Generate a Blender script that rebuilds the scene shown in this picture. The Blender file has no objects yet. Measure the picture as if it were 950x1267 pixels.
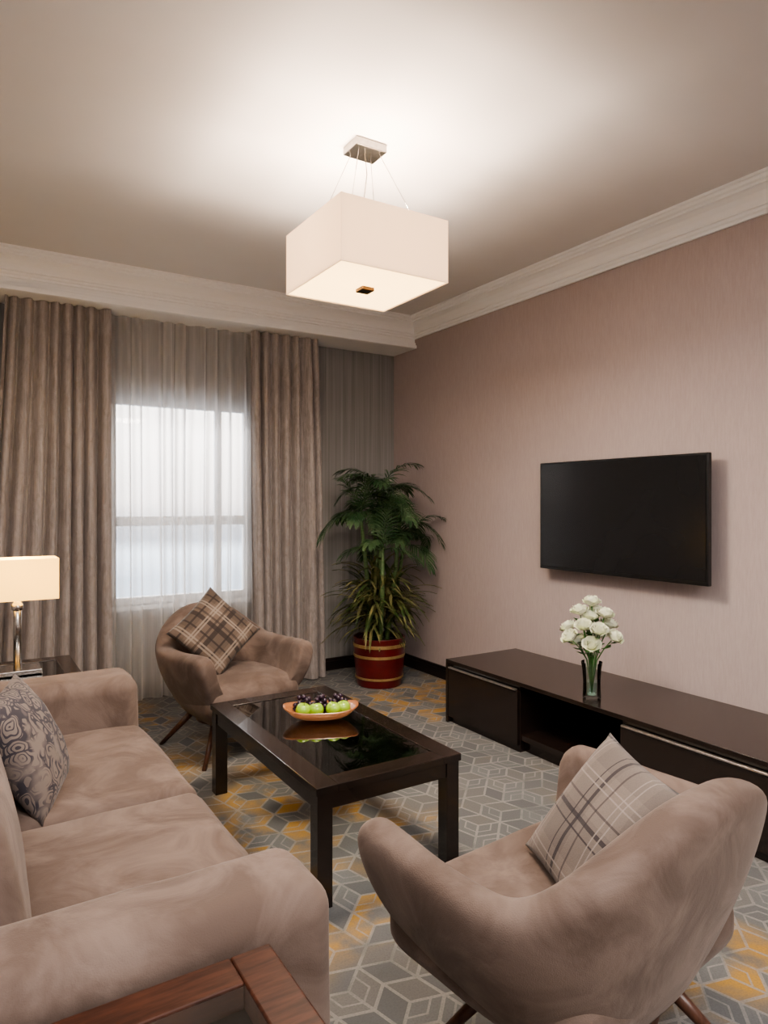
import bpy, bmesh, math, random
from mathutils import Vector, Matrix, noise
random.seed(7)
COL = bpy.context.scene.collection
H = 1.40

# ------------------------------------------------------------------ node helpers
class N:
    def __init__(s, name):
        s.mat = bpy.data.materials.new(name); s.mat.use_nodes = True
        s.t = s.mat.node_tree; s.t.nodes.clear()
        s.out = s.t.nodes.new('ShaderNodeOutputMaterial')
    def n(s, typ, **kw):
        nd = s.t.nodes.new(typ)
        for k, v in kw.items(): setattr(nd, k, v)
        return nd
    def l(s, a, b): s.t.links.new(a, b)
    def put(s, sock, v):
        if isinstance(v, bpy.types.NodeSocket): s.l(v, sock)
        else: sock.default_value = v
    def m(s, op, a, b=0.0, c=0.0):
        nd = s.n('ShaderNodeMath', operation=op)
        s.put(nd.inputs[0], a); s.put(nd.inputs[1], b); s.put(nd.inputs[2], c)
        return nd.outputs[0]
    def mix(s, f, a, b):
        nd = s.n('ShaderNodeMix', data_type='RGBA')
        s.put(nd.inputs[0], f)
        for i, v in ((6, a), (7, b)):
            if isinstance(v, (tuple, list)): v = (v[0], v[1], v[2], 1)
            s.put(nd.inputs[i], v)
        return nd.outputs[2]
    def coord(s, scale=(1, 1, 1), kind='Object', rot=(0, 0, 0)):
        tc = s.n('ShaderNodeTexCoord'); mp = s.n('ShaderNodeMapping')
        mp.inputs['Scale'].default_value = scale; mp.inputs['Rotation'].default_value = rot
        s.l(tc.outputs[kind], mp.inputs[0]); return mp.outputs[0]
    def noise(s, vec, scale, detail=3, rough=0.55, dist=0.0):
        nd = s.n('ShaderNodeTexNoise'); s.l(vec, nd.inputs['Vector'])
        nd.inputs['Scale'].default_value = scale; nd.inputs['Detail'].default_value = detail
        nd.inputs['Roughness'].default_value = rough; nd.inputs['Distortion'].default_value = dist
        return nd.outputs['Fac']
    def ramp(s, f, lo, hi):
        nd = s.n('ShaderNodeMapRange'); s.put(nd.inputs[0], f)
        nd.inputs[1].default_value = lo; nd.inputs[2].default_value = hi
        return nd.outputs[0]
    def bsdf(s, color, rough=0.6, metal=0.0, spec=0.5, sheen=0.0, sheen_col=None, bump=None, bstr=0.2, bdist=0.01, coat=0.0, link=True):
        p = s.n('ShaderNodeBsdfPrincipled')
        if isinstance(color, (tuple, list)): color = (color[0], color[1], color[2], 1)
        s.put(p.inputs['Base Color'], color); s.put(p.inputs['Roughness'], rough)
        p.inputs['Metallic'].default_value = metal
        p.inputs['Specular IOR Level'].default_value = spec
        p.inputs['Sheen Weight'].default_value = sheen
        p.inputs['Sheen Roughness'].default_value = 0.4
        if sheen_col: p.inputs['Sheen Tint'].default_value = (*sheen_col, 1)
        p.inputs['Coat Weight'].default_value = coat
        if bump is not None:
            b = s.n('ShaderNodeBump'); b.inputs['Strength'].default_value = bstr
            b.inputs['Distance'].default_value = bdist
            s.l(bump, b.inputs['Height']); s.l(b.outputs[0], p.inputs['Normal'])
        if link: s.l(p.outputs[0], s.out.inputs[0])
        return p

def simple(name, c1, c2=None, scale=20, rough=0.5, metal=0.0, bstr=0.05, spec=0.5, coat=0.0, stretch=(1, 1, 1)):
    k = N(name); v = k.coord(stretch); f = k.noise(v, scale)
    c2 = c2 or tuple(x * 0.8 for x in c1)
    k.bsdf(k.mix(k.ramp(f, .35, .65), c1, c2), rough, metal, spec, bump=f if bstr > 0 else None, bstr=bstr, coat=coat)
    return k.mat

# ------------------------------------------------------------------ materials
def velvet(name, c1, c2):
    k = N(name); v = k.coord()
    f = k.noise(v, 5.0, 4, .6, .8); g = k.noise(v, 1.7, 2)
    fine = k.noise(v, 350, 2)
    fac = k.m('ADD', k.m('MULTIPLY', k.ramp(f, .40, .62), .8), k.m('MULTIPLY', g, .2))
    bf = k.m('ADD', f, k.m('MULTIPLY', fine, .12))
    k.bsdf(k.mix(fac, c1, c2), .85, spec=.15, sheen=.18, sheen_col=(.9, .8, .72), bump=bf, bstr=.3, bdist=.02)
    return k.mat
M_velvet = velvet('velvet_taupe', (.100, .071, .058), (.178, .133, .112))
M_wood = simple('espresso_wood', (.011, .0075, .006), (.022, .013, .010), 8, .22, stretch=(1, 12, 12), bstr=.03, coat=.3)
M_wood2 = simple('reddish_dark_wood', (.026, .009, .005), (.055, .019, .010), 6, .45, stretch=(2, 14, 14), bstr=.03, spec=.15)
M_legw = simple('walnut_leg', (.055, .022, .013), (.09, .038, .022), 8, .35, stretch=(9, 9, 1))
M_chrome = simple('brushed_chrome', (.62, .60, .58), (.5, .48, .46), 60, .22, 1.0)
M_strip = simple('aluminium_strip', (.75, .70, .65), None, 60, .35, 1.0)
M_black = simple('black_plastic', (.006, .006, .007), (.010, .010, .010), 40, .3)
M_gold = simple('gold_band', (.55, .42, .20), (.46, .33, .14), 30, .4, .7)
M_red = simple('oxblood_pot', (.12, .008, .008), (.078, .005, .006), 9, .28, coat=.4)
M_soil = simple('potting_soil', (.03, .018, .01), (.06, .04, .02), 60, .95, bstr=.8)
M_cane = simple('green_cane', (.07, .14, .04), (.14, .20, .08), 14, .55, stretch=(1, 1, 6))
M_ceil = simple('ceiling_paint', (.71, .685, .67), (.70, .675, .66), 5, .9, bstr=0)
M_trim = simple('white_trim_paint', (.88, .875, .87), (.875, .87, .865), 6, .5, bstr=0)
M_base = simple('dark_baseboard', (.012, .008, .008), (.022, .014, .012), 8, .3)
M_frame = simple('window_frame_paint', (.75, .75, .75), (.7, .7, .71), 9, .5)
M_apple = simple('green_apple_skin', (.21, .40, .02), (.31, .46, .05), 9, .3, coat=.2)
M_grape = simple('black_grape_skin', (.012, .006, .014), (.035, .014, .03), 18, .35)
M_stem = simple('twig_brown', (.10, .055, .02), (.14, .08, .03), 30, .7)
M_tray = simple('tray_wood', (.36, .15, .06), (.26, .10, .04), 8, .35, stretch=(2, 14, 14), coat=.3)
M_rose = simple('cream_petal', (.90, .90, .78), (.80, .85, .58), 12, .6)
M_rstem = simple('rose_stem_green', (.05, .16, .03), (.08, .22, .05), 20, .5)

def leafmat(name, a, b, mode=0):
    k = N(name); v = k.coord()
    f = k.noise(v, 9, 3)
    p = k.bsdf(k.mix(k.ramp(f, .40, .60), a, b), .42, spec=.4, link=False)
    tr = k.n('ShaderNodeBsdfTranslucent'); tr.inputs[0].default_value = (*b, 1)
    ms = k.n('ShaderNodeMixShader'); ms.inputs[0].default_value = .25
    k.l(p.outputs[0], ms.inputs[1]); k.l(tr.outputs[0], ms.inputs[2]); k.l(ms.outputs[0], k.out.inputs[0])
    return k.mat
M_palm = leafmat('palm_leaf', (.020, .058, .022), (.08, .135, .06))
M_varleaf = leafmat('variegated_leaf', (.035, .075, .02), (.25, .23, .10))

# walls
def wallpaper(name, c1, c2, sx, sy, sz, scale, streak, bstr=.12):
    k = N(name)
    v = k.coord((sx, sy, sz)); v0 = k.coord()
    f = k.noise(v, scale, 3, .6); g = k.noise(v0, 260, 2)
    fac = k.m('ADD', k.m('MULTIPLY', k.ramp(f, .3, .7), streak), k.m('MULTIPLY', g, 1 - streak))
    k.bsdf(k.mix(fac, c1, c2), .75, spec=.25, bump=fac, bstr=bstr, bdist=.004)
    return k.mat
M_wall_r = wallpaper('blush_taupe_wallpaper', (.36, .298, .284), (.45, .378, .362), 1, 1, .12, 120, .45)
M_wall_w = wallpaper('grey_striped_wallpaper', (.19, .185, .18), (.33, .32, .31), 1, 1, .01, 60, .8)
M_wall_o = wallpaper('plain_warm_wallpaper', (.42, .38, .36), (.47, .43, .41), 1, 1, .12, 120, .4)

# carpet
def carpet():
    k = N('geometric_carpet'); tc = k.n('ShaderNodeTexCoord'); sp = k.n('ShaderNodeSeparateXYZ')
    k.l(tc.outputs['Object'], sp.inputs[0])
    S = 1 / .18
    x0 = k.m('MULTIPLY', sp.outputs[0], S); y0 = k.m('MULTIPLY', sp.outputs[1], S)
    ca, sa = math.cos(.26), math.sin(.26)
    x = k.m('ADD', k.m('MULTIPLY', x0, ca), k.m('MULTIPLY', y0, sa))
    y = k.m('SUBTRACT', k.m('MULTIPLY', y0, ca), k.m('MULTIPLY', x0, sa))
    R3 = 1.7320508
    ax = k.m('SUBTRACT', k.m('FLOORED_MODULO', x, 1.0), .5)
    ay = k.m('SUBTRACT', k.m('FLOORED_MODULO', y, R3), R3 / 2)
    bx = k.m('SUBTRACT', k.m('FLOORED_MODULO', k.m('SUBTRACT', x, .5), 1.0), .5)
    by = k.m('SUBTRACT', k.m('FLOORED_MODULO', k.m('SUBTRACT', y, R3 / 2), R3), R3 / 2)
    da = k.m('ADD', k.m('MULTIPLY', ax, ax), k.m('MULTIPLY', ay, ay))
    db = k.m('ADD', k.m('MULTIPLY', bx, bx), k.m('MULTIPLY', by, by))
    sel = k.m('LESS_THAN', da, db); ns = k.m('SUBTRACT', 1.0, sel)
    gx = k.m('ADD', k.m('MULTIPLY', ax, sel), k.m('MULTIPLY', bx, ns))
    gy = k.m('ADD', k.m('MULTIPLY', ay, sel), k.m('MULTIPLY', by, ns))
    ix = k.m('ROUND', k.m('MULTIPLY', k.m('SUBTRACT', x, gx), 2.0))
    iy = k.m('ROUND', k.m('DIVIDE', k.m('SUBTRACT', y, gy), R3 / 2))
    agx = k.m('ABSOLUTE', gx); agy = k.m('ABSOLUTE', gy)
    hd = k.m('MAXIMUM', agx, k.m('ADD', k.m('MULTIPLY', agx, .5), k.m('MULTIPLY', agy, R3 / 2)))
    line1 = k.m('GREATER_THAN', hd, .470)
    def wn(a, b, c):
        cb = k.n('ShaderNodeCombineXYZ'); k.put(cb.inputs[0], a); k.put(cb.inputs[1], b); k.put(cb.inputs[2], c)
        w = k.n('ShaderNodeTexWhiteNoise', noise_dimensions='3D'); k.l(cb.outputs[0], w.inputs[0]); return w.outputs[0]
    r0 = wn(ix, iy, 0.0)
    rot = k.m('MULTIPLY', k.m('GREATER_THAN', r0, .5), math.pi / 3)
    ang = k.m('ADD', k.m('ADD', k.m('ARCTAN2', gy, gx), rot), math.pi * 2 + math.pi / 6)
    fr = k.m('DIVIDE', ang, math.pi * 2 / 3)
    sec = k.m('FLOORED_MODULO', k.m('FLOOR', fr), 3.0)
    fc = k.m('FRACT', fr)
    rad = k.m('SQRT', k.m('ADD', k.m('MULTIPLY', gx, gx), k.m('MULTIPLY', gy, gy)))
    dsp = k.m('MULTIPLY', k.m('MULTIPLY', k.m('MINIMUM', fc, k.m('SUBTRACT', 1.0, fc)), 2.094), rad)
    line2 = k.m('LESS_THAN', dsp, .028)
    r1 = wn(ix, iy, k.m('ADD', sec, 1.0)); r2 = wn(ix, iy, k.m('ADD', sec, 7.0))
    inner = k.m('MULTIPLY', k.m('LESS_THAN', k.m('ABSOLUTE', k.m('SUBTRACT', hd, .30)), .018), k.m('GREATER_THAN', r1, .45))
    line = k.m('MAXIMUM', k.m('MAXIMUM', line1, line2), inner)
    v = k.coord()
    big = k.noise(v, 1.15, 2); med = k.noise(v, 6, 3); fine = k.noise(v, 160, 2)
    c = k.mix(r1, (.105, .108, .108), (.150, .150, .148))
    c = k.mix(k.m('MULTIPLY', k.m('GREATER_THAN', r2, .62), .4), c, (.17, .155, .14))
    yel = k.m('MULTIPLY', k.m('MULTIPLY', k.ramp(big, .49, .58), k.m('GREATER_THAN', r2, .35)), .9)
    c = k.mix(k.m('MULTIPLY', yel, k.ramp(med, .36, .60)), c, (.38, .215, .045))
    c = k.mix(k.m('MULTIPLY', k.m('MULTIPLY', line, k.ramp(med, .25, .55)), .75), c, (.27, .255, .235))
    c = k.mix(k.m('MULTIPLY', k.ramp(fine, .4, .7), .3), c, (.08, .08, .08))
    k.bsdf(c, .95, spec=.1, sheen=.05, bump=fine, bstr=.4, bdist=.004)
    return k.mat
M_carpet = carpet()

# curtain
def curtain_mat():
    k = N('satin_drape'); v = k.coord((1, 1, .35))
    f1 = k.noise(v, 26, 4, .65, 1.5); f2 = k.noise(k.coord((1, 1, .03)), 110, 2)
    fac = k.m('ADD', k.m('MULTIPLY', k.ramp(f1, .38, .62), .5), k.m('MULTIPLY', k.ramp(f2, .35, .65), .5))
    c = k.mix(fac, (.215, .187, .175), (.35, .31, .292))
    k.bsdf(c, .5, spec=.35, sheen=.25, bump=f1, bstr=.15)
    return k.mat
M_curtain = curtain_mat()
def sheer_mat():
    k = N('sheer_voile'); v = k.coord()
    d = k.n('ShaderNodeBsdfDiffuse'); d.inputs[0].default_value = (.74, .71, .69, 1)
    t = k.n('ShaderNodeBsdfTranslucent'); t.inputs[0].default_value = (.88, .86, .84, 1)
    tr = k.n('ShaderNodeBsdfTransparent'); tr.inputs[0].default_value = (1, 1, 1, 1)
    m1 = k.n('ShaderNodeMixShader'); m1.inputs[0].default_value = .6
    k.l(d.outputs[0], m1.inputs[1]); k.l(t.outputs[0], m1.inputs[2])
    m2 = k.n('ShaderNodeMixShader')
    f = k.noise(k.coord((60, 60, 1)), 3, 2)
    lw = k.n('ShaderNodeLayerWeight'); lw.inputs[0].default_value = .5
    fac = k.m('SUBTRACT', k.m('MULTIPLY_ADD', f, .18, .44), k.m('MULTIPLY', lw.outputs['Facing'], .70))
    k.l(k.m('MAXIMUM', fac, .03), m2.inputs[0]); k.l(m1.outputs[0], m2.inputs[1]); k.l(tr.outputs[0], m2.inputs[2])
    k.l(m2.outputs[0], k.out.inputs[0]); return k.mat
M_sheer = sheer_mat()

def shade_mat(name, col, emis, ecol):
    k = N(name); v = k.coord((1, 1, 1)); f = k.noise(v, 180, 2)
    d = k.n('ShaderNodeBsdfDiffuse'); d.inputs[0].default_value = (*col, 1)
    t = k.n('ShaderNodeBsdfTranslucent'); t.inputs[0].default_value = (*col, 1)
    m1 = k.n('ShaderNodeMixShader'); m1.inputs[0].default_value = .35
    k.l(d.outputs[0], m1.inputs[1]); k.l(t.outputs[0], m1.inputs[2])
    e = k.n('ShaderNodeEmission'); e.inputs[0].default_value = (*ecol, 1)
    k.l(k.m('MULTIPLY_ADD', f, emis * .2, emis * .9), e.inputs[1])
    a = k.n('ShaderNodeAddShader'); k.l(m1.outputs[0], a.inputs[0]); k.l(e.outputs[0], a.inputs[1])
    k.l(a.outputs[0], k.out.inputs[0]); return k.mat
M_shade = shade_mat('linen_shade', (.78, .70, .60), .42, (1, .68, .42))
M_diff = shade_mat('opal_diffuser', (.8, .70, .50), 2.0, (1, .72, .36))
M_shade2 = shade_mat('warm_lit_shade', (.8, .66, .32), 1.15, (1, .60, .13))

def glass_mat(name, tint, refl=.05, rough=.02):
    k = N(name)
    tr = k.n('ShaderNodeBsdfTransparent'); tr.inputs[0].default_value = (*tint, 1)
    g = k.n('ShaderNodeBsdfGlossy'); g.inputs[0].default_value = (1, 1, 1, 1)
    f = k.noise(k.coord(), 5, 2); k.l(k.m('MULTIPLY', f, rough * 2), g.inputs['Roughness'])
    fr = k.n('ShaderNodeFresnel'); fr.inputs[0].default_value = 1.5
    m = k.n('ShaderNodeMixShader'); k.l(k.m('ADD', fr.outputs[0], refl), m.inputs[0])
    k.l(tr.outputs[0], m.inputs[1]); k.l(g.outputs[0], m.inputs[2]); k.l(m.outputs[0], k.out.inputs[0]); return k.mat
M_glass = glass_mat('table_glass', (.97, .99, .98), .10)
M_vase = glass_mat('vase_glass', (.96, .99, .98), .02)
M_water = glass_mat('vase_water', (.74, .93, .88), .02)
M_pane = glass_mat('window_pane', (.97, .98, 1), .0)

def screen_mat():
    k = N('tv_screen'); f = k.noise(k.coord(), 3, 1)
    k.bsdf(k.mix(f, (.010, .010, .011), (.014, .014, .015)), .2, spec=.4); return k.mat
M_screen = screen_mat()

def plaid(name, base, base2, dark, lightc, period, w):
    k = N(name); v = k.coord(); sp = k.n('ShaderNodeSeparateXYZ'); k.l(v, sp.inputs[0])
    def bands(s, offs, ww):
        fr = k.m('FRACT', k.m('ADD', k.m('DIVIDE', s, period), offs))
        return k.m('LESS_THAN', fr, ww)
    x, y = sp.outputs[0], sp.outputs[1]
    c = k.mix(k.m('MULTIPLY', k.m('ADD', bands(x, .5, .5), bands(y, .5, .5)), .5), base, base2)
    for off, ww, col, st in ((.10, w, dark, .8), (.10 + 2.2 * w, w * .4, dark, .8), (.62, w * .35, lightc, .7), (.70, w * .35, lightc, .7), (.90, w * .5, dark, .6)):
        for a in (x, y):
            c = k.mix(k.m('MULTIPLY', bands(a, off, ww), st), c, col)
    f = k.noise(k.coord((1, 1, 1)), 300, 2)
    c = k.mix(k.m('MULTIPLY', f, .3), c, dark)
    k.bsdf(c, .9, spec=.15, sheen=.15, bump=f, bstr=.3, bdist=.003); return k.mat
M_plaid1 = plaid('brown_plaid_cloth', (.155, .115, .09), (.10, .075, .06), (.035, .028, .026), (.28, .23, .19), .21, .13)
M_plaid2 = plaid('taupe_plaid_cloth', (.205, .168, .145), (.155, .128, .112), (.030, .026, .030), (.31, .265, .235), .23, .05)
def paisley():
    k = N('floral_jacquard'); v = k.coord()
    nz = k.n('ShaderNodeTexNoise'); k.l(v, nz.inputs[0]); nz.inputs['Scale'].default_value = 9
    mv = k.n('ShaderNodeMix', data_type='VECTOR'); mv.inputs[0].default_value = .10
    k.l(v, mv.inputs[4]); k.l(nz.outputs['Color'], mv.inputs[5])
    vo = k.n('ShaderNodeTexVoronoi', feature='DISTANCE_TO_EDGE'); k.l(mv.outputs[1], vo.inputs[0]); vo.inputs['Scale'].default_value = 17
    v2 = k.n('ShaderNodeTexVoronoi', feature='F1'); k.l(mv.outputs[1], v2.inputs[0]); v2.inputs['Scale'].default_value = 17
    rings = k.m('LESS_THAN', k.m('FRACT', k.m('MULTIPLY', v2.outputs['Distance'], 5.5)), .34)
    e = k.m('LESS_THAN', vo.outputs[0], .06)
    big = k.ramp(k.noise(v, 9, 2), .38, .46)
    f = k.m('MULTIPLY', k.m('MAXIMUM', rings, e), k.m('MULTIPLY', big, .9))
    c = k.mix(f, (.165, .135, .12), (.032, .030, .040))
    k.bsdf(c, .8, spec=.2, sheen=.1, bump=f, bstr=.15, bdist=.003); return k.mat
M_pais = paisley()

# ------------------------------------------------------------------ mesh helpers
def link(o, parent=None):
    COL.objects.link(o)
    if parent is not None: o.parent = parent
    return o
def meta(o, label, cat, group=None):
    o['label'] = label; o['category'] = cat
    if group: o['group'] = group
    return o
def thing(name, label, cat, loc=(0, 0, 0), rz=0, group=None):
    e = bpy.data.objects.new(name, None); e.empty_display_size = .1
    e.location = loc; e.rotation_euler = (0, 0, rz); link(e)
    return meta(e, label, cat, group)
def mesh(name, verts, faces, mat, parent=None, smooth=False, sub=0, loc=None):
    me = bpy.data.meshes.new(name); me.from_pydata([tuple(v) for v in verts], [], faces)
    bm = bmesh.new(); bm.from_mesh(me); bmesh.ops.recalc_face_normals(bm, faces=bm.faces); bm.to_mesh(me); bm.free()
    me.materials.append(mat)
    if smooth: me.polygons.foreach_set('use_smooth', [True] * len(me.polygons))
    o = bpy.data.objects.new(name, me); link(o, parent)
    if loc: o.location = loc
    if sub:
        s = o.modifiers.new('s', 'SUBSURF'); s.levels = sub; s.render_levels = sub
    return o
def boxdata(x0, x1, y0, y1, z0, z1):
    return ([(x0, y0, z0), (x1, y0, z0), (x1, y1, z0), (x0, y1, z0), (x0, y0, z1), (x1, y0, z1), (x1, y1, z1), (x0, y1, z1)],
            [(0, 3, 2, 1), (4, 5, 6, 7), (0, 1, 5, 4), (1, 2, 6, 5), (2, 3, 7, 6), (3, 0, 4, 7)])
def boxes(name, lst, mat, parent=None, bevel=0.0):
    V, F = [], []
    for b in lst:
        v, f = boxdata(*b); o = len(V); V += v; F += [tuple(i + o for i in q) for q in f]
    ob = mesh(name, V, F, mat, parent)
    if bevel:
        m = ob.modifiers.new('b', 'BEVEL'); m.width = bevel; m.segments = 3; m.limit_method = 'ANGLE'
    return ob
def box(name, x0, x1, y0, y1, z0, z1, mat, parent=None, bevel=0.0):
    return boxes(name, [(x0, x1, y0, y1, z0, z1)], mat, parent, bevel)
def struct(o): o['kind'] = 'structure'; return o

def rbox(name, x0, x1, y0, y1, z0, z1, r, mat, parent=None, puff=0.0, fpuff=0.0, inner=8, fn=None, wr=0.004, seed=0):
    cx, cy, cz = (x0 + x1) / 2, (y0 + y1) / 2, (z0 + z1) / 2
    hx, hy, hz = (x1 - x0) / 2, (y1 - y0) / 2, (z1 - z0) / 2
    r = min(r, hx, hy, hz)
    def axis(h):
        a = [-h + r * (1 - math.tan(math.pi / 4 * (1 - i / 4))) for i in range(5)]
        b = [-h + r + (2 * h - 2 * r) * i / inner for i in range(1, inner)]
        return a + b + [-q for q in reversed(a)]
    A = [axis(hx), axis(hy), axis(hz)]
    V, F, idx = [], [], {}
    def vid(p):
        k = (round(p[0], 6), round(p[1], 6), round(p[2], 6))
        if k not in idx: idx[k] = len(V); V.append(Vector(p))
        return idx[k]
    for ax in range(3):
        u, w = (ax + 1) % 3, (ax + 2) % 3
        for sgn in (-1, 1):
            hh = (hx, hy, hz)[ax] * sgn
            for i in range(len(A[u]) - 1):
                for j in range(len(A[w]) - 1):
                    q = []
                    for (a, b) in ((i, j), (i + 1, j), (i + 1, j + 1), (i, j + 1)):
                        p = [0, 0, 0]; p[ax] = hh; p[u] = A[u][a]; p[w] = A[w][b]; q.append(vid(p))
                    if len(set(q)) == 4: F.append(q if sgn > 0 else q[::-1])
    out = []
    for p in V:
        c = Vector((max(-hx + r, min(hx - r, p.x)), max(-hy + r, min(hy - r, p.y)), max(-hz + r, min(hz - r, p.z))))
        d = p - c
        if d.length > 1e-9: p2 = c + d.normalized() * r
        else: p2 = p.copy()
        ex, ey, ez = 1 - (p.x / hx) ** 2, 1 - (p.y / hy) ** 2, 1 - (p.z / hz) ** 2
        if p.z > 0: p2.z += puff * (p.z / hz) * (max(ex, 0) ** .6) * (max(ey, 0) ** .6)
        if p.x > 0: p2.x += fpuff * (p.x / hx) * (max(ey, 0) ** .6) * (max(ez, 0) ** .6)
        if wr:
            nn = noise.noise(Vector((p2.x * 5 + seed, p2.y * 5, p2.z * 5)))
            p2 += (p2 - c * .5).normalized() * nn * wr
        if fn: p2 = fn(p2)
        out.append(p2 + Vector((cx, cy, cz)))
    return mesh(name, out, F, mat, parent, smooth=True)

def lathe(name, prof, mat, parent=None, seg=40, loc=None, sx=1, sy=1, smooth=True, close=True):
    V, F = [], []
    for (r, z) in prof:
        for i in range(seg):
            a = 2 * math.pi * i / seg; V.append((r * math.cos(a) * sx, r * math.sin(a) * sy, z))
    for k in range(len(prof) - 1):
        for i in range(seg):
            j = (i + 1) % seg
            F.append((k * seg + i, k * seg + j, (k + 1) * seg + j, (k + 1) * seg + i))
    if close:
        F.append(tuple(range(seg))[::-1]); n0 = (len(prof) - 1) * seg; F.append(tuple(range(n0, n0 + seg)))
    o = mesh(name, V, F, mat, parent, smooth=smooth, loc=loc)
    if smooth:
        m = o.modifiers.new('e', 'EDGE_SPLIT'); m.split_angle = math.radians(50)
    return o
def tubedata(pts, rads, seg=8):
    V, F = [], []; pts = [Vector(p) for p in pts]
    for i, p in enumerate(pts):
        d = (pts[min(i + 1, len(pts) - 1)] - pts[max(i - 1, 0)]).normalized()
        a = d.cross(Vector((0, 0, 1)))
        if a.length < 1e-3: a = Vector((1, 0, 0))
        a.normalize(); b = d.cross(a); r = rads[i] if isinstance(rads, (list, tuple)) else rads
        for k in range(seg):
            t = 2 * math.pi * k / seg; V.append(p + (a * math.cos(t) + b * math.sin(t)) * r)
    for i in range(len(pts) - 1):
        for k in range(seg):
            j = (k + 1) % seg; F.append((i * seg + k, i * seg + j, (i + 1) * seg + j, (i + 1) * seg + k))
    F.append(tuple(range(seg))); n0 = (len(pts) - 1) * seg; F.append(tuple(range(n0, n0 + seg))[::-1])
    return V, F
def tube(name, pts, rads, mat, parent=None, seg=10):
    V, F = tubedata(pts, rads, seg); return mesh(name, V, F, mat, parent, smooth=True)
def sm(a, b, x):
    t = max(0, min(1, (x - a) / (b - a))); return t * t * (3 - 2 * t)

# ------------------------------------------------------------------ room shell
XW, YW, XL, YB, ZC = 3.27, 5.07, -1.35, -2.4, 2.94
YBK = 4.74   # bulkhead face
ZBK = 2.70   # bulkhead underside
struct(box('floor', XL - .1, XW + .1, YB - .1, YW + .1, -.1, 0, M_carpet))
struct(box('ceiling', XL - .1, XW + .1, YB - .1, YW + .1, ZC, ZC + .1, M_ceil))
struct(box('wall_right', XW, XW + .12, YB - .1, YW + .25, 0, ZC, M_wall_r))
struct(box('wall_left', XL - .12, XL, YB - .1, YW + .25, 0, ZC, M_wall_o))
struct(box('wall_back', XL, XW, YB - .12, YB, 0, ZC, M_wall_o))
wx0, wx1, wz0, wz1 = .90, 1.96, .66, 2.16
struct(boxes('wall_window', [(XL, wx0, YW, YW + .22, 0, ZC), (wx1, XW, YW, YW + .22, 0, ZC),
        (wx0, wx1, YW, YW + .22, 0, wz0), (wx0, wx1, YW, YW + .22, wz1, ZC)], M_wall_w))
# window
win = bpy.data.objects.new('window_1', None); win.location = ((wx0 + wx1) / 2, YW + .1, wz0); link(win); struct(win)
hw = (wx1 - wx0) / 2; hh = wz1 - wz0
fr = boxes('window_frame', [(-hw, -hw + .05, -.03, .03, 0, hh), (hw - .05, hw, -.03, .03, 0, hh), (-hw, hw, -.03, .03, 0, .05), (-hw, hw, -.03, .03, hh - .05, hh),
     (.25, .295, -.03, .03, .05, hh - .05), (-hw + .05, hw - .05, -.035, .035, .57, .64)], M_frame, win, .004); struct(fr)
pn = box('window_pane', -hw + .04, hw - .04, -.004, .004, .04, hh - .04, M_pane, win); struct(pn)
sl = box('window_sill', -hw - .04, hw + .04, -.13, -.03, -.03, 0, M_frame, win, .004); struct(sl)
# bulkhead
struct(box('trim_1', XL, XW, YBK, YW, ZBK, ZC, M_trim))
prof = [(0, .160), (.014, .160), (.014, .146), (.026, .140), (.030, .128), (.040, .124), (.040, .114), (.048, .092), (.066, .068), (.090, .052), (.102, .048), (.102, .036), (.116, .030), (.122, .018), (.132, .014), (.132, 0), (0, 0)]
def crown(name, axis):
    V, F = [], []; n = len(prof)
    for e in (0, 1):
        for (o, dn) in prof:
            z = ZC - dn
            if axis == 'tv': V.append((XW - o, (YB if e == 0 else YBK - o), z))
            else: V.append(((XL if e == 0 else XW - o), YBK - o, z))
    for i in range(n):
        j = (i + 1) % n; F.append((i, j, n + j, n + i))
    F.append(tuple(range(n))); F.append(tuple(range(n, 2 * n))[::-1])
    o = struct(mesh(name, V, F, M_trim)); return o
crown('trim_2', 'tv'); crown('trim_3', 'w')
struct(boxes('trim_4', [(XL, XW, YBK - .016, YBK, ZBK, ZBK + .050), (XL, XW, YBK - .030, YBK - .016, ZBK, ZBK + .028)], M_trim, None, .003))
struct(boxes('baseboard_right', [(XW - .018, XW, YB, YW, 0, .10), (XW - .024, XW, YB, YW, 0, .075)], M_base, None, .003))
struct(boxes('baseboard_window', [(XL, XW - .03, YW - .018, YW, 0, .10), (XL, XW - .03, YW - .024, YW, 0, .075)], M_base, None, .003))

# ------------------------------------------------------------------ curtains
def curtain(name, x0, x1, yc, z0, z1, amp, folds, mat, label, flare=0.0, seed=0, dens=14):
    nx = folds * dens; nz = 26; V, F = [], []
    rnd = random.Random(seed); ph = [rnd.uniform(-.5, .5) for _ in range(folds + 2)]; am = [rnd.uniform(.55, 1.2) for _ in range(folds + 2)]
    for j in range(nz + 1):
        tz = j / nz; z = z0 + (z1 - z0) * tz
        for i in range(nx + 1):
            u = i / nx; fi = u * folds; k = int(min(fi, folds - 1)); fu = fi - k
            w = ph[k] * (1 - fu) + ph[k + 1] * fu; a = am[k] * (1 - fu) + am[k + 1] * fu
            sway = .12 * math.sin(tz * 3 + k * .7 + seed)
            s = math.sin(2 * math.pi * (fi + w * .5 + sway))
            s = math.copysign(abs(s) ** .75, s)
            A = amp * a * (.55 + .45 * (1 - tz) ** .5)
            x = x0 + (x1 - x0) * u + flare * (1 - tz) * (u if flare > 0 else (u - 1) * -1) + .3 * A * math.cos(2 * math.pi * (fi + w * .5) * 1.0)
            V.append((x, yc + A * s, z))
    for j in range(nz):
        for i in range(nx):
            a = j * (nx + 1) + i; F.append((a, a + 1, a + nx + 2, a + nx + 1))
    o = mesh(name, V, F, mat, None, smooth=True); return meta(o, label, 'curtain')
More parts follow.
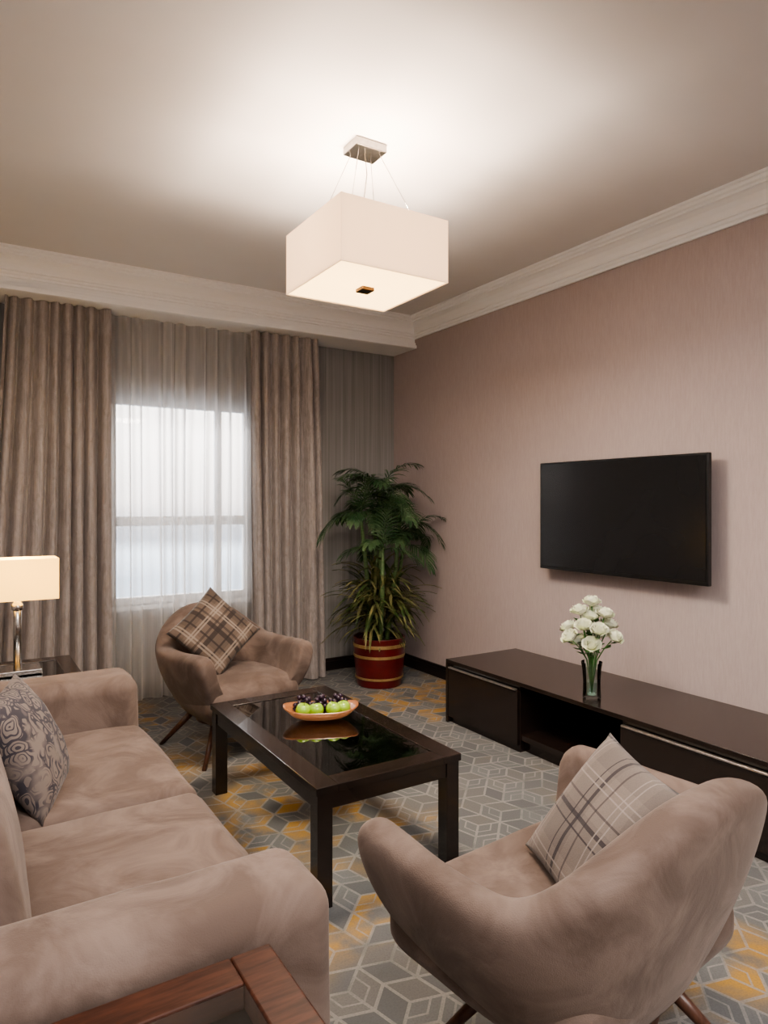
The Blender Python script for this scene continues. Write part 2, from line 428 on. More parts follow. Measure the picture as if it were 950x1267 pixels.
curtain('curtain', .235, .86, 4.86, .012, ZBK - .002, .045, 8, M_curtain, 'taupe satin drape gathered beside the window', -.12, 1)
curtain('curtain', 1.86, 2.41, 4.86, .012, ZBK - .002, .045, 7, M_curtain, 'taupe satin drape gathered next to the potted palm', .07, 5)
curtain('sheer_curtain', .78, 1.93, 4.965, .012, ZBK - .002, .038, 11, M_sheer, 'translucent white sheer curtain over the bright window', 0, 9, 18)

# ------------------------------------------------------------------ pendant lamp
px, py = 1.484, 2.53
pl = thing('pendant_lamp', 'square white fabric drum pendant lamp hanging from the ceiling', 'ceiling lamp', (px, py, ZC))
zb, zt, hs = -.618, -.356, .255
def frame_shade(name, h, z0, z1, mat, th=.004, parent=pl):
    V = []; 
    for s in (h, h - th):
        for z in (z0, z1):
            V += [(-s, -s, z), (s, -s, z), (s, s, z), (-s, s, z)]
    F = []
    for i in range(4):
        j = (i + 1) % 4
        F += [(i, j, 4 + j, 4 + i), (8 + j, 8 + i, 12 + i, 12 + j), (4 + i, 4 + j, 12 + j, 12 + i), (j, i, 8 + i, 8 + j)]
    return mesh(name, V, F, mat, parent)
frame_shade('lamp_shade', hs, zb, zt, M_shade)
box('diffuser', -hs + .006, hs - .006, -hs + .006, hs - .006, zb + .004, zb + .008, M_diff, pl)['label'] = 'opal diffuser panel closing the shade'
box('canopy', -.075, .075, -.06, .06, -.035, 0, M_chrome, pl, .003)
box('finial', -.03, .03, -.03, .03, zb - .012, zb + .004, simple('bronze_plate', (.12, .07, .04), None, 20, .35, .8), pl, .003)
for sx in (-1, 1):
    for sy in (-1, 1):
        tube('suspension_wire', [(sx * .05, sy * .035, -.035), (sx * .16, sy * .16, zt)], .0014, M_chrome, pl, 5)
tube('lamp_cord', [(0, 0, -.03), (.01, .0, -.12), (-.008, 0, -.25), (0, 0, -.42)], .0025, M_chrome, pl, 6)
tube('socket_stem', [(0, 0, -.40), (0, 0, zb + .006)], .008, M_chrome, pl, 8)
boxes('frame_bar', [(-.235, .235, -.004, .004, zt - .012, zt - .006), (-.004, .004, -.235, .235, zt - .012, zt - .006)], M_chrome, pl)
def light(name, typ, loc, energy, col, size=.1, rot=(0, 0, 0), sy=None):
    d = bpy.data.lights.new(name, typ); d.energy = energy; d.color = col
    if typ == 'AREA':
        d.size = size
        if sy: d.shape = 'RECTANGLE'; d.size_y = sy
    else: d.shadow_soft_size = size
    o = bpy.data.objects.new(name, d); o.location = loc; o.rotation_euler = rot; link(o); return o
for dx, dy in ((.10, .0), (-.10, .0)):
    light('pendant_bulb_light', 'POINT', (px + dx, py + dy, ZC - .48), 46, (1, .81, .65), .05)
light('pendant_down_light', 'AREA', (px, py, ZC + zb - .02), 44, (1, .86, .72), .44)

# ------------------------------------------------------------------ television
tv = thing('television', 'flat black wall-mounted television, switched off', 'television', (XW, 2.585, 1.317))
tx = -.115
W2, H2 = .577, .335
box('wall_mount', -.06, 0, -.14, .14, -.12, .12, M_black, tv, .003)
box('rear_housing', tx + .02, -.055, -.36, .36, -.22, .22, M_black, tv, .012)
box('tv_body', tx, tx + .03, -W2, W2, -H2, H2, M_black, tv, .004)
box('screen', tx - .003, tx + .001, -W2 + .012, W2 - .012, -H2 + .022, H2 - .012, M_screen, tv)

# ------------------------------------------------------------------ media console
cy0, cy1 = 1.36, 3.478; cdx = 2.64
con = thing('media_console', 'long low glossy espresso media console against the wall', 'tv stand', (XW - .03, (cy0 + cy1) / 2, 0))
def CX(x): return x - (XW - .03)
def CY(y): return y - (cy0 + cy1) / 2
x0 = CX(cdx); x1 = 0
box('console_top', x0 - .0, x1, CY(cy0), CY(cy1), .377, .40, M_wood, con, .002)
ya, yb_ = CY(2.82), CY(2.13)
boxes('console_body', [(x0 + .022, x1, ya, CY(cy1) - .0, .0, .377), (x0 + .022, x1, CY(cy0), yb_, .0, .377),
      (x1 - .03, x1, yb_, ya, 0, .377), (x0 + .06, x1, yb_, ya, 0, .07), (x0 + .022, x1, yb_, ya, .07, .10)], M_wood, con, .002)
for (a, b) in ((ya + .004, CY(cy1) - .022), (CY(cy0) + .022, yb_ - .004)):
    dr = box('drawer', x0 + .002, x0 + .02, a, b, .04, .345, M_wood, con, .002)
    box('drawer_handle', x0 - .008, x0 + .012, a + .01, b - .01, .348, .357, M_strip, dr, .001)['label'] = 'thin aluminium strip handle'
box('console_side', x0 + .0, x0 + .022, CY(cy1) - .02, CY(cy1), 0, .377, M_wood, con)

# ------------------------------------------------------------------ vase and roses
vx, vy, vz = 2.745, 2.385, .40
va = lathe('glass_vase', [(.040, 0), (.046, .004), (.044, .04), (.043, .09), (.048, .15), (.054, .185), (.051, .185), (.045, .15), (.040, .09), (.040, .02), (.0, .014)], M_vase, None, 32, (vx, vy, vz + .001), close=False)
meta(va, 'clear glass vase holding cream roses on the console', 'vase')
wt = lathe('water', [(.0, .016), (.038, .018), (.039, .085), (.0, .085)], M_water, va, 32, close=False); wt['label'] = 'greenish water'
# rose head
def petal(V, F, ang, r0, tilt, w, h, curl, z0):
    n = 5; o = len(V)
    for i in range(n + 1):
        v = i / n
        for j in range(n + 1):
            u = j / n - .5
            a = ang + u * w * (1 if v > .15 else .6)
            rr = r0 + tilt * math.sin(min(1, v * 1.25) * math.pi / 2) + curl * max(0, v - .7) ** 1.3
            zz = z0 + h * v * (1 - .40 * (2 * u) ** 2 * v) - curl * max(0, v - .8) * .6
            V.append((rr * math.cos(a), rr * math.sin(a), zz))
    for i in range(n):
        for j in range(n):
            a = o + i * (n + 1) + j; F.append((a, a + 1, a + n + 2, a + n + 1))
def rose_head():
    V, F = [], []
    for k, (n, r0, tilt, w, h, curl) in enumerate([(3, .002, .005, 2.4, .044, .0), (3, .003, .011, 2.4, .045, .0), (4, .004, .018, 2.0, .043, .004), (5, .004, .025, 1.7, .038, .012), (5, .003, .031, 1.6, .030, .025)]):
        for i in range(n): petal(V, F, i * 2 * math.pi / n + k * .7, r0, tilt, w, h, curl, 0)
    me = bpy.data.meshes.new('flower_head'); me.from_pydata(V, [], F); me.materials.append(M_rose)
    me.polygons.foreach_set('use_smooth', [True] * len(me.polygons)); return me
RH = rose_head()
rr = random.Random(3)
heads = [(0, 0, .485), (.055, .02, .43), (-.05, .04, .44), (.025, -.065, .43), (.085, -.04, .37), (-.085, -.02, .375), (.055, .085, .365), (-.045, -.085, .36), (.03, -.115, .325), (-.06, .10, .35), (-.11, .045, .315), (-.01, .0, .41), (.01, .03, .35), (.09, .03, .31), (-.07, -.06, .29), (-.02, .06, .28)]
for (dx, dy, dz) in heads:
    st = thing('white_rose', 'cream white rose in the glass vase', 'flower', (vx + dx * .1, vy + dy * .1, vz + .03), 0, 'cream roses in the vase')
    top = Vector((dx * .8, dy * .8, dz - .045))
    mid = Vector((dx * .12, dy * .12, .165))
    lo = Vector((-dx * .1, -dy * .1, 0))
    tube('stem', [lo, mid, mid.lerp(top, .5) + Vector((0, 0, .01)), top], .0028, M_rstem, st, 6)
    h = bpy.data.objects.new('flower_head', RH); link(h, st); h.location = top
    d = (top - mid).normalized(); h.rotation_euler = d.to_track_quat('Z', 'Y').to_euler(); h.scale = (1.25,) * 3
    for q in range(3):
        a = rr.uniform(0, 6.28); b = mid.lerp(top, .35 + .25 * q); L = .055; wd = .016
        dv = Vector((math.cos(a), math.sin(a), .25)); sd = Vector((-math.sin(a), math.cos(a), 0))
        LV = [b, b + dv * L * .4 + sd * wd, b + dv * L, b + dv * L * .4 - sd * wd, b + dv * L * .45 + Vector((0, 0, -.006))]
        mesh('leaf', LV, [(0, 1, 4), (1, 2, 4), (2, 3, 4), (3, 0, 4)], M_rstem, st, smooth=True)

# ------------------------------------------------------------------ coffee table
tx0, tx1, ty0, ty1, tz = 1.03, 1.655, 2.08, 3.24, .425
ct = thing('coffee_table', 'dark espresso wood coffee table with inset glass top', 'coffee table', ((tx0 + tx1) / 2, (ty0 + ty1) / 2, 0))
a, b = (tx1 - tx0) / 2, (ty1 - ty0) / 2; fw = .085
boxes('tabletop_frame', [(-a, -a + fw, -b, b, tz - .028, tz), (a - fw, a, -b, b, tz - .028, tz), (-a + fw, a - fw, -b, -b + fw, tz - .028, tz), (-a + fw, a - fw, b - fw, b, tz - .028, tz)], M_wood, ct, .003)
boxes('apron', [(-a + .012, -a + .034, -b + .05, b - .05, tz - .085, tz - .028), (a - .034, a - .012, -b + .05, b - .05, tz - .085, tz - .028), (-a + .05, a - .05, -b + .012, -b + .034, tz - .085, tz - .028), (-a + .05, a - .05, b - .034, b - .012, tz - .085, tz - .028)], M_wood, ct, .002)
box('glass_panel', -a + fw - .008, a - fw + .008, -b + fw - .008, b - fw + .008, tz - .012, tz - .004, M_glass, ct)
for sx in (-1, 1):
    for sy in (-1, 1):
        x, y = sx * (a - .036), sy * (b - .036)
        box('leg', x - .029, x + .029, y - .029, y + .029, 0, tz - .028, M_wood, ct, .002)

# ------------------------------------------------------------------ fruit tray
fx, fy = 1.385, 2.755; frz = math.radians(-24)
def tray():
    V, F = [], []; NR, NS = 9, 48
    def surf(t, s, off):
        a_ = 2 * math.pi * s / NS; ex, ey = .170, .100
        x = math.copysign(abs(math.cos(a_)) ** .85, math.cos(a_)) * ex * t; y = math.copysign(abs(math.sin(a_)) ** .85, math.sin(a_)) * ey * t
        z = .008 + .038 * t ** 4 + .014 * (abs(math.cos(a_)) ** 3) * t ** 3
        return Vector((x, y, z + off))
    for lay in (0, 1):
        for i in range(NR + 1):
            for s in range(NS):
                t = max(i / NR, .02); p = surf(t, s, .007 if lay else -.0)
                if not lay and i < NR - 1: p.z = max(0, p.z - .004)
                V.append(p)
    L = (NR + 1) * NS
    for lay in (0, 1):
        for i in range(NR):
            for s in range(NS):
                j = (s + 1) % NS; q = (lay * L + i * NS + s, lay * L + i * NS + j, lay * L + (i + 1) * NS + j, lay * L + (i + 1) * NS + s); F.append(q)
    for s in range(NS):
        j = (s + 1) % NS; F.append((NR * NS + s, NR * NS + j, L + NR * NS + j, L + NR * NS + s))
    F.append(tuple(range(NS))); F.append(tuple(range(L, L + NS)))
    return V, F
V, F = tray(); tro = mesh('fruit_tray', V, F, M_tray, None, smooth=True, loc=(fx, fy, tz - .001)); tro.rotation_euler = (0, 0, frz)
meta(tro, 'boat-shaped wooden tray with fruit on the coffee table', 'tray')
Rm = Matrix.Rotation(frz, 3, 'Z')
ap = []
for k in range(17):
    t = math.pi * k / 16; r = .036 * math.sin(t) ** .9; z = .034 - .034 * math.cos(t)
    if k > 12: z -= .010 * ((k - 12) / 4) ** 2
    ap.append((max(r, .0005), z))
for i, (lx, ly, lz) in enumerate([(-.085, -.036, .019), (-.018, -.046, .019), (.046, -.040, .019), (.104, -.018, .021)]):
    p = Rm @ Vector((lx, ly, lz)); sc = [.96, .96, .98, .92][i]
    o = lathe('green_apple', ap, M_apple, None, 28, (fx + p.x, fy + p.y, tz + lz)); o.scale = (sc, sc, sc)
    o.rotation_euler = ((.15, -.2, .25, -.1)[i], (.1, .2, -.15, .2)[i], i)
    meta(o, 'shiny green apple in the wooden tray', 'apple', 'green apples in the tray')
    tube('apple_stem', [(0, 0, .054), (.002, .001, .068), (.006, .002, .076)], .0013, M_stem, o, 5)
bmg = bmesh.new(); bmesh.ops.create_uvsphere(bmg, u_segments=14, v_segments=9, radius=.0115)
gme = bpy.data.meshes.new('grape'); bmg.to_mesh(gme); bmg.free(); gme.materials.append(M_grape)
gme.polygons.foreach_set('use_smooth', [True] * len(gme.polygons))
for bi, (lx, ly) in enumerate([(-.08, .034), (.0, .040), (.08, .036)]):
    p = Rm @ Vector((lx, ly, 0))
    g = thing('grape_bunch', 'bunch of black grapes behind the green apples', 'grapes', (fx + p.x, fy + p.y, tz + .02), frz, 'black grapes in the tray')
    tube('grape_stem', [(-.03, 0, .045), (0, 0, .04), (.03, 0, .03)], .0018, M_stem, g, 5)
    pts = []
    tries = 0
    while len(pts) < 24 and tries < 4000:
        tries += 1
        q = Vector((rr.uniform(-.04, .04), rr.uniform(-.034, .034), rr.uniform(.010, .070)))
        if (q.x / .045) ** 2 + (q.y / .038) ** 2 + ((q.z - .01) / .066) ** 2 > 1: continue
        if all((q - s_).length > .0185 for s_ in pts): pts.append(q)
    for q in pts:
        o = bpy.data.objects.new('grape', gme); link(o, g); o.location = q

# ------------------------------------------------------------------ armchairs
def armchair(loc, rz, label, HW=.42, ZTOP=.77, BW=.52):
    e = thing('armchair', label, 'armchair', loc, rz, 'pair of taupe tub armchairs')
    NA, NV = 52, 10
    zb = .19; YBk = -.335
    def U(t, hw, yf, ys, yb):
        at = abs(t); s = 1 if t > 0 else -1
        k = .48
        if at > k:
            f = (at - k) / (1 - k); return Vector((s * (hw - .02 * f * f), ys + (yf - ys) * f))
        f = at / k * math.pi / 2
        return Vector((s * hw * math.sin(f) ** .8, ys - (ys - yb) * math.cos(f) ** .8))
    def rimz(t):
        at = abs(t)
        return .588 + (ZTOP - .588) * (1 - sm(.0, .44, at)) + .012 * sm(.6, .95, at)
    V, F = [], []; rings = []
    ts = [-1 + 2 * i / NA for i in range(NA + 1)]
    for t in ts:
        back = 1 - sm(.1, .6, abs(t))
        rim = U(t, HW, .33, -.02, YBk); bas = U(t, HW * BW, .20, -.03, -.19)
        e2 = .01; tA = U(min(1, t + e2), HW, .33, -.02, YBk); tB = U(max(-1, t - e2), HW, .33, -.02, YBk)
        tg = (tA - tB).normalized(); nrm = Vector((-tg.y, tg.x))
        if nrm.dot(Vector((0, .1)) - rim) < 0: nrm = -nrm
        zr = rimz(t); th = .10 + .01 * back
        ring = []
        def outer(v):
            g = math.sin(v * math.pi / 2) ** .9
            p = bas.lerp(rim, g); p = p + Vector((0, -.03 * back * v * v))
            return Vector((p.x, p.y, zb + (zr - zb) * v))
        for i in range(NV + 1): ring.append(outer(i / NV * .93))
        top = outer(.93); n3 = Vector((nrm.x, nrm.y, 0)); hgt = (zr - top.z)
        for a_ in (35, 70, 110, 145):
            aa = math.radians(a_); ring.append(top + n3 * th / 2 * (1 - math.cos(aa)) + Vector((0, 0, max(hgt, .04) * math.sin(aa))))
        for i in range(NV, -1, -1):
            v = .42 + (.93 - .42) * i / NV
            p = outer(v); ring.append(p + n3 * (th + .03 * (1 - i / NV)))
        rings.append(ring)
    n = len(rings[0])
    def shrink(ring, f, dy):
        c = sum(ring, Vector()) / len(ring); return [c + (p - c) * f + Vector((0, dy, 0)) for p in ring]
    full = [shrink(rings[0], .58, .055), shrink(rings[0], .86, .038)] + rings + [shrink(rings[-1], .86, .038), shrink(rings[-1], .58, .055)]
    for r_ in full: V += r_
    for i in range(len(full) - 1):
        for j in range(n):
            k2 = (j + 1) % n; F.append((i * n + j, i * n + k2, (i + 1) * n + k2, (i + 1) * n + j))
    F.append(tuple(range(n))); m0 = (len(full) - 1) * n; F.append(tuple(range(m0, m0 + n))[::-1])
    mesh('shell', V, F, M_velvet, e, smooth=True, sub=1)
    def taper(p):
        f = 1 - .28 * sm(.02, -.13, p.z); f2 = 1 - .10 * sm(.0, -.3, p.y)
        return Vector((p.x * f * f2, p.y * f, p.z))
    rbox('seat_cushion', -HW + .095, HW - .095, -.235, .345, .175, .425, .075, M_velvet, e, puff=.025, fn=taper, seed=3)
    for sx in (-1, 1):
        for sy in (-1, 1):
            tube('leg', [(sx * .15, sy * .13, .20), (sx * .285, sy * .265, .0)], [.020, .011], M_legw, e, 12)
    lathe('swivel_plate', [(.17, .165), (.18, .17), (.18, .195), (.15, .20)], M_legw, e, 28)
    return e
armchair((1.315, 3.81, 0), math.radians(190), 'taupe velvet tub armchair beside the curtains holding a diamond-set cushion', .385, .80)
armchair((1.335, 1.185, 0), math.radians(6), 'taupe velvet tub armchair seen from behind, facing the coffee table', .485, .78, .58)

# ------------------------------------------------------------------ sofa
sf = thing('sofa', 'taupe velvet two-seat sofa with thick padded arms', 'sofa', (.2, 2.25, 0))
def S(x0, x1, y0, y1): return (x0 - .2, x1 - .2, y0 - 2.25, y1 - 2.25)
a = S(-.25, .61, 1.38, 3.08); rbox('sofa_base', *a, .08, .30, .03, M_velvet, sf, seed=1)
a = S(-.27, .632, 1.18, 1.415); rbox('armrest', *a, .05, .652, .062, M_velvet, sf, puff=.008, fpuff=.010, seed=11, wr=.006)
a = S(-.27, .66, 3.045, 3.30); rbox('armrest', *a, .05, .65, .065, M_velvet, sf, puff=.008, fpuff=.012, seed=17, wr=.006)
a = S(.06, .672, 1.418, 2.238); rbox('seat_cushion', *a, .285, .455, .05, M_velvet, sf, puff=.022, fpuff=.015, seed=21, wr=.010)
a = S(.06, .672, 2.243, 3.042); rbox('seat_cushion', *a, .285, .455, .05, M_velvet, sf, puff=.022, fpuff=.015, seed=31, wr=.010)
def lean(p): return Vector((p.x - .18 * (p.z + .2) - 0, p.y, p.z))
a = S(-.12, .125, 1.418, 2.238); rbox('back_cushion', *a, .44, .84, .07, M_velvet, sf, fpuff=.03, fn=lean, seed=41)
a = S(-.12, .125, 2.243, 3.042); rbox('back_cushion', *a, .44, .84, .07, M_velvet, sf, fpuff=.03, fn=lean, seed=51)
a = S(-.34, -.16, 1.18, 3.28); rbox('sofa_back', *a, .06, .80, .06, M_velvet, sf, seed=61)
for fx_ in (-.45, .34):
    for fy_ in (-.98, .95): box('sofa_foot', fx_, fx_ + .06, fy_, fy_ + .06, 0, .09, M_legw, sf, .003)

# ------------------------------------------------------------------ cushions
def pillow(name, size, thick, mat, center, xa, ya, label, seed=0):
    n = 26; V, F = [], []; h = size / 2
    for side in (1, -1):
        for i in range(n + 1):
            for j in range(n + 1):
                u, v = -1 + 2 * i / n, -1 + 2 * j / n
                pin = 1 - .07 * (1 - abs(u * u)) * abs(v) ** 3; pin2 = 1 - .07 * (1 - v * v) * abs(u) ** 3
                x = h * u * pin2; y = h * v * pin
                t = thick / 2 * (max(0, 1 - abs(u) ** 2.4) ** .55) * (max(0, 1 - abs(v) ** 2.4) ** .55)
                t *= 1 + .12 * noise.noise(Vector((u * 2 + seed, v * 2, side)))
                V.append((x, y, side * t))
    L = (n + 1) ** 2
    for s in (0, 1):
        for i in range(n):
            for j in range(n):
                a = s * L + i * (n + 1) + j; q = (a, a + 1, a + n + 2, a + n + 1); F.append(q if s == 0 else q[::-1])
    me = bpy.data.meshes.new(name); me.from_pydata(V, [], F)
    bm = bmesh.new(); bm.from_mesh(me); bmesh.ops.remove_doubles(bm, verts=bm.verts, dist=1e-5); bmesh.ops.recalc_face_normals(bm, faces=bm.faces); bm.to_mesh(me); bm.free()
    me.polygons.foreach_set('use_smooth', [True] * len(me.polygons)); me.materials.append(mat)
    o = bpy.data.objects.new(name, me); link(o)
    xa = Vector(xa).normalized(); ya = Vector(ya); ya = (ya - xa * ya.dot(xa)).normalized(); za = xa.cross(ya)
    m = Matrix((xa, ya, za)).transposed().to_4x4(); m.translation = Vector(center); o.matrix_world = m
    return meta(o, label, 'cushion')
# chair 1 : diamond, facing -Y, leaning back
nrm = Vector((.0, -.86, .45)).normalized(); hz_ = Vector((0, 0, 1)).cross(nrm).normalized(); up = nrm.cross(hz_)
pillow('throw_pillow', .385, .12, M_plaid1, (1.235, 3.80, .665), (hz_ + up * .9), (up - hz_ * .9), 'brown and cream plaid throw pillow standing on its corner', 2)
# chair 2
AB = Vector((.257, -.125, .363)); BC = Vector((-.16, -.38, -.03))
pillow('throw_pillow', .385, .11, M_plaid2, (1.345, 1.14, .60), BC, AB, 'light taupe plaid throw pillow with dark lines', 5)
# sofa pillow
nrm = Vector((.86, -.28, .42)).normalized(); hz_ = Vector((0, 0, 1)).cross(nrm).normalized(); up = nrm.cross(hz_)
pillow('throw_pillow', .40, .16, M_pais, (.185, 2.46, .622), hz_ + up * .04, up - hz_ * .04, 'taupe throw pillow with dark floral pattern on the sofa', 8)

# ------------------------------------------------------------------ side tables
def side_table(name, x0, x1, y0, y1, z, label, mat):
    e = thing(name, label, 'side table', ((x0 + x1) / 2, (y0 + y1) / 2, 0)); a, b = (x1 - x0) / 2, (y1 - y0) / 2; fw = .075
    boxes('tabletop_frame', [(-a, -a + fw, -b, b, z - .03, z), (a - fw, a, -b, b, z - .03, z), (-a + fw, a - fw, -b, -b + fw, z - .03, z), (-a + fw, a - fw, b - fw, b, z - .03, z)], mat, e, .004)
    box('glass_panel', -a + fw - .006, a - fw + .006, -b + fw - .006, b - fw + .006, z - .012, z - .004, M_glass, e)
    boxes('apron', [(-a + .015, -a + .035, -b + .05, b - .05, z - .09, z - .03), (a - .035, a - .015, -b + .05, b - .05, z - .09, z - .03), (-a + .05, a - .05, -b + .015, -b + .035, z - .09, z - .03), (-a + .05, a - .05, b - .035, b - .015, z - .09, z - .03)], mat, e)
    box('lower_shelf', -a + .03, a - .03, -b + .03, b - .03, .14, .16, mat, e, .002)
    for sx in (-1, 1):
        for sy in (-1, 1):
            x, y = sx * (a - .034), sy * (b - .034); box('leg', x - .025, x + .025, y - .025, y + .025, 0, z - .03, mat, e, .002)
    return e
side_table('side_table', -.10, .478, .57, 1.158, .60, 'reddish dark wood side table with glass inset beside the sofa arm', M_wood2)
side_table('side_table', -.12, .50, 3.36, 3.98, .585, 'dark wood side table carrying the lit table lamp', M_wood)

# ------------------------------------------------------------------ table lamp
lp = thing('table_lamp', 'chrome table lamp with glowing rectangular cream shade', 'table lamp', (.235, 3.70, .585))
box('base', -.10, .10, -.08, .08, 0, .022, M_chrome, lp, .003)
tube('pole', [(0, 0, .02), (0, 0, .40)], .017, M_chrome, lp, 20)
lathe('collar', [(.024, .30), (.026, .305), (.026, .325), (.018, .335)], M_chrome, lp, 20)
V = []
for s in (0, .003):
    for z in (.353, .548):
        V += [(-.172 + s, -.09 + s, z), (.172 - s, -.09 + s, z), (.172 - s, .09 - s, z), (-.172 + s, .09 - s, z)]
F = []
for i in range(4):
    j = (i + 1) % 4
    F += [(i, j, 4 + j, 4 + i), (8 + j, 8 + i, 12 + i, 12 + j), (4 + i, 4 + j, 12 + j, 12 + i), (j, i, 8 + i, 8 + j)]
mesh('lamp_shade', V, F, M_shade2, lp)
tube('shade_support', [(-.17, 0, .45), (.17, 0, .45)], .003, M_chrome, lp, 6)
bb = lathe('light_bulb', [(.004, .40), (.018, .42), (.026, .45), (.02, .475), (.004, .485)], M_diff, lp, 16)
light('table_lamp_light', 'POINT', (.235, 3.70, .585 + .50), 10, (1, .70, .34), .03)

# ------------------------------------------------------------------ potted palm
qx, qy = 2.755, 4.48
pp = thing('potted_palm', 'green potted palm in a dark red pot with gold bands', 'potted plant', (qx, qy, 0))
lathe('pot', [(.150, .0), (.170, .004), (.182, .06), (.192, .17), (.198, .28), (.200, .355), (.204, .362), (.202, .37), (.186, .37), (.184, .33), (.01, .33)], M_red, pp, 44, close=False)
for (z, r_, hb) in ((.070, .1835, .008), (.235, .1965, .010), (.315, .2000, .012)):
    lathe('pot_band', [(r_ - .004, z - hb), (r_ + .003, z - hb), (r_ + .004, z + hb), (r_ - .002, z + hb)], M_gold, pp, 44, close=False)
lathe('soil', [(.185, .325), (.1, .342), (.002, .345)], M_soil, pp, 30, close=False)
rp = random.Random(11)
canes = []
for (cx_, cy_, tz_, lx_, ly_) in ((.0, .0, 1.48, .0, .0), (.05, -.03, 1.26, .09, -.05), (-.06, .01, 1.30, -.10, .0), (.02, .06, 1.34, .0, .05), (-.03, -.06, 1.06, -.05, -.12), (.07, .02, 1.08, .18, .0)):
    b0 = Vector((cx_, cy_, .33)); b1 = Vector((cx_ + lx_, cy_ + ly_, tz_))
    tube('stem', [b0, b0.lerp(b1, .5) + Vector((.01, 0, 0)), b1], [.021, .018, .012], M_cane, pp, 10); canes.append(b1)
def clampv(p):
    p.x = min(p.x, XW - .03 - qx); p.y = min(p.y, 4.79 - qy); p.z = max(p.z, .30); return p
def frond(V, F, base, az, el, L, droop, lmax, wl, nl=17):
    d = Vector((math.cos(az) * math.cos(el), math.sin(az) * math.cos(el), math.sin(el)))
    pts = []; p = Vector(base); ns = 16
    for i in range(ns + 1):
        pts.append(p.copy()); p = p + d * (L / ns); d = (d + Vector((0, 0, -droop / ns))).normalized()
    vv, ff = tubedata(pts, [.005 * (1 - .8 * i / ns) for i in range(ns + 1)], 5); o = len(V); V += [clampv(q) for q in vv]; F += [tuple(i + o for i in q) for q in ff]
    for k in range(nl):
        s = .16 + .84 * k / (nl - 1); fi = s * ns; i = min(int(fi), ns - 1); q = pts[i].lerp(pts[i + 1], fi - i)
        tg = (pts[i + 1] - pts[i]).normalized(); side = tg.cross(Vector((0, 0, 1))).normalized(); upv = side.cross(tg)
        ll = lmax * (math.sin(math.pi * (.22 + .68 * s)) ** .7) * rp.uniform(.8, 1.15)
        for sg in (-1, 1):
            ld = (side * sg * (1.0 - .50 * s) + tg * (.6 + .6 * s) + upv * rp.uniform(.0, .3)).normalized()
            c = q.copy(); o = len(V); wv = tg.cross(ld).cross(ld).normalized(); m_ = 5
            for j in range(m_ + 1):
                f = j / m_; w = wl * (math.sin(math.pi * (.15 + .75 * f))) * (1 if j < m_ else .1)
                V.append(clampv(c + wv * w)); V.append(clampv(c - wv * w)); c = c + ld * (ll / m_); ld = (ld + Vector((0, 0, -.24))).normalized()
            for j in range(m_): F.append((o + 2 * j, o + 2 * j + 1, o + 2 * j + 3, o + 2 * j + 2))
V, F = [], []
for ci, c in enumerate(canes):
    nf = 10 if ci == 0 else 7
    for i in range(nf):
        az = i * 2.399 + ci * 1.1; el = rp.uniform(.25, 1.05) if i > 1 else rp.uniform(1.0, 1.35)
        frond(V, F, c - Vector((0, 0, .03 * rp.random())), az, el, rp.uniform(.32, .46), rp.uniform(1.3, 2.2), .17, .0058)
mesh('palm_fronds', V, F, M_palm, pp, smooth=True)
V, F = [], []
for i in range(300):
    az = i * 2.399; el = rp.uniform(-.1, 1.30); L = rp.uniform(.28, .48); c = Vector((rp.uniform(-.09, .09), rp.uniform(-.09, .09), rp.uniform(.42, .80)))
    d = Vector((math.cos(az) * math.cos(el), math.sin(az) * math.cos(el), math.sin(el))); side = d.cross(Vector((0, 0, 1))).normalized(); o = len(V); m_ = 7
    for j in range(m_ + 1):
        f = j / m_; w = .012 * math.sin(math.pi * (.15 + .82 * f)) * (1 if j < m_ else .1)
        V.append(clampv(c + side * w + Vector((0, 0, .004)))); V.append(clampv(c.copy())); V.append(clampv(c - side * w + Vector((0, 0, .004))))
        c = c + d * (L / m_); d = (d + Vector((0, 0, -.22))).normalized()
    for j in range(m_):
        a = o + 3 * j; F += [(a, a + 1, a + 4, a + 3), (a + 1, a + 2, a + 5, a + 4)]
fl = mesh('variegated_foliage', V, F, M_varleaf, pp, smooth=True); fl['label'] = 'yellow-green striped strap leaves'

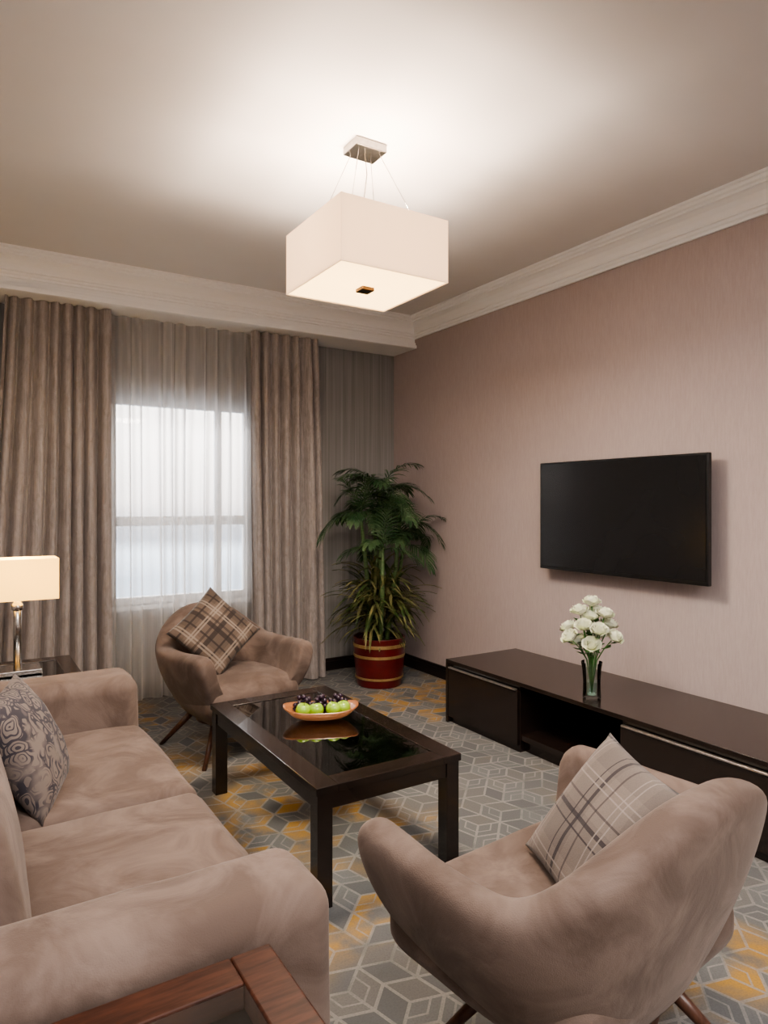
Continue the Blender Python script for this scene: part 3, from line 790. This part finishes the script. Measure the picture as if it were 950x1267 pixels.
# ------------------------------------------------------------------ world + lights
w = bpy.data.worlds.new('outside'); bpy.context.scene.world = w; w.use_nodes = True
t = w.node_tree; t.nodes.clear()
wo = t.nodes.new('ShaderNodeOutputWorld'); bg = t.nodes.new('ShaderNodeBackground'); tc = t.nodes.new('ShaderNodeTexCoord'); sp = t.nodes.new('ShaderNodeSeparateXYZ')
cr = t.nodes.new('ShaderNodeValToRGB'); mr = t.nodes.new('ShaderNodeMapRange'); mr.inputs[1].default_value = -.25; mr.inputs[2].default_value = .35
t.links.new(tc.outputs['Generated'], sp.inputs[0]); t.links.new(sp.outputs[2], mr.inputs[0]); t.links.new(mr.outputs[0], cr.inputs[0])
e = cr.color_ramp.elements; e[0].position = 0; e[0].color = (.50, .56, .62, 1); e[1].position = 1; e[1].color = (1, .97, .93, 1)
for pos, c in ((.24, (.30, .36, .42, 1)), (.30, (.55, .62, .68, 1)), (.33, (.22, .24, .27, 1)), (.37, (.30, .30, .31, 1)), (.42, (.70, .63, .58, 1)), (.55, (1, .90, .80, 1))):
    q = e.new(pos); q.color = c
t.links.new(cr.outputs[0], bg.inputs[0]); bg.inputs[1].default_value = 5.5; t.links.new(bg.outputs[0], wo.inputs[0])
light('daylight_window', 'AREA', ((wx0 + wx1) / 2, YW + 1.6, 3.6), 380, (1, .98, .96), 2.0, (math.radians(-50), 0, 0), 1.4)
light('room_fill_light', 'AREA', (1.0, -1.0, 2.85), 150, (1, .95, .92), 2.2)  # unseen fill added behind the camera for ambient light, no fixture modelled
light('left_fill_light', 'AREA', (-.6, 1.6, 2.9), 32, (1, .95, .92), 1.0)  # smaller added fill, out of view on the left, not an actual lamp
bpy.context.scene.view_settings.look = 'AgX - Medium High Contrast'
bpy.context.scene.view_settings.exposure = .30

# ------------------------------------------------------------------ camera
cam = bpy.data.cameras.new('camera'); co = bpy.data.objects.new('camera', cam); link(co)
co.location = (0, 0, H); co.rotation_euler = (math.radians(90), 0, -math.radians(32.0))
cam.sensor_fit = 'AUTO'; cam.sensor_width = 36; cam.lens = 840 / 1267 * 36; cam.shift_y = -11.5 / 1267; cam.clip_start = .02
bpy.context.scene.camera = co
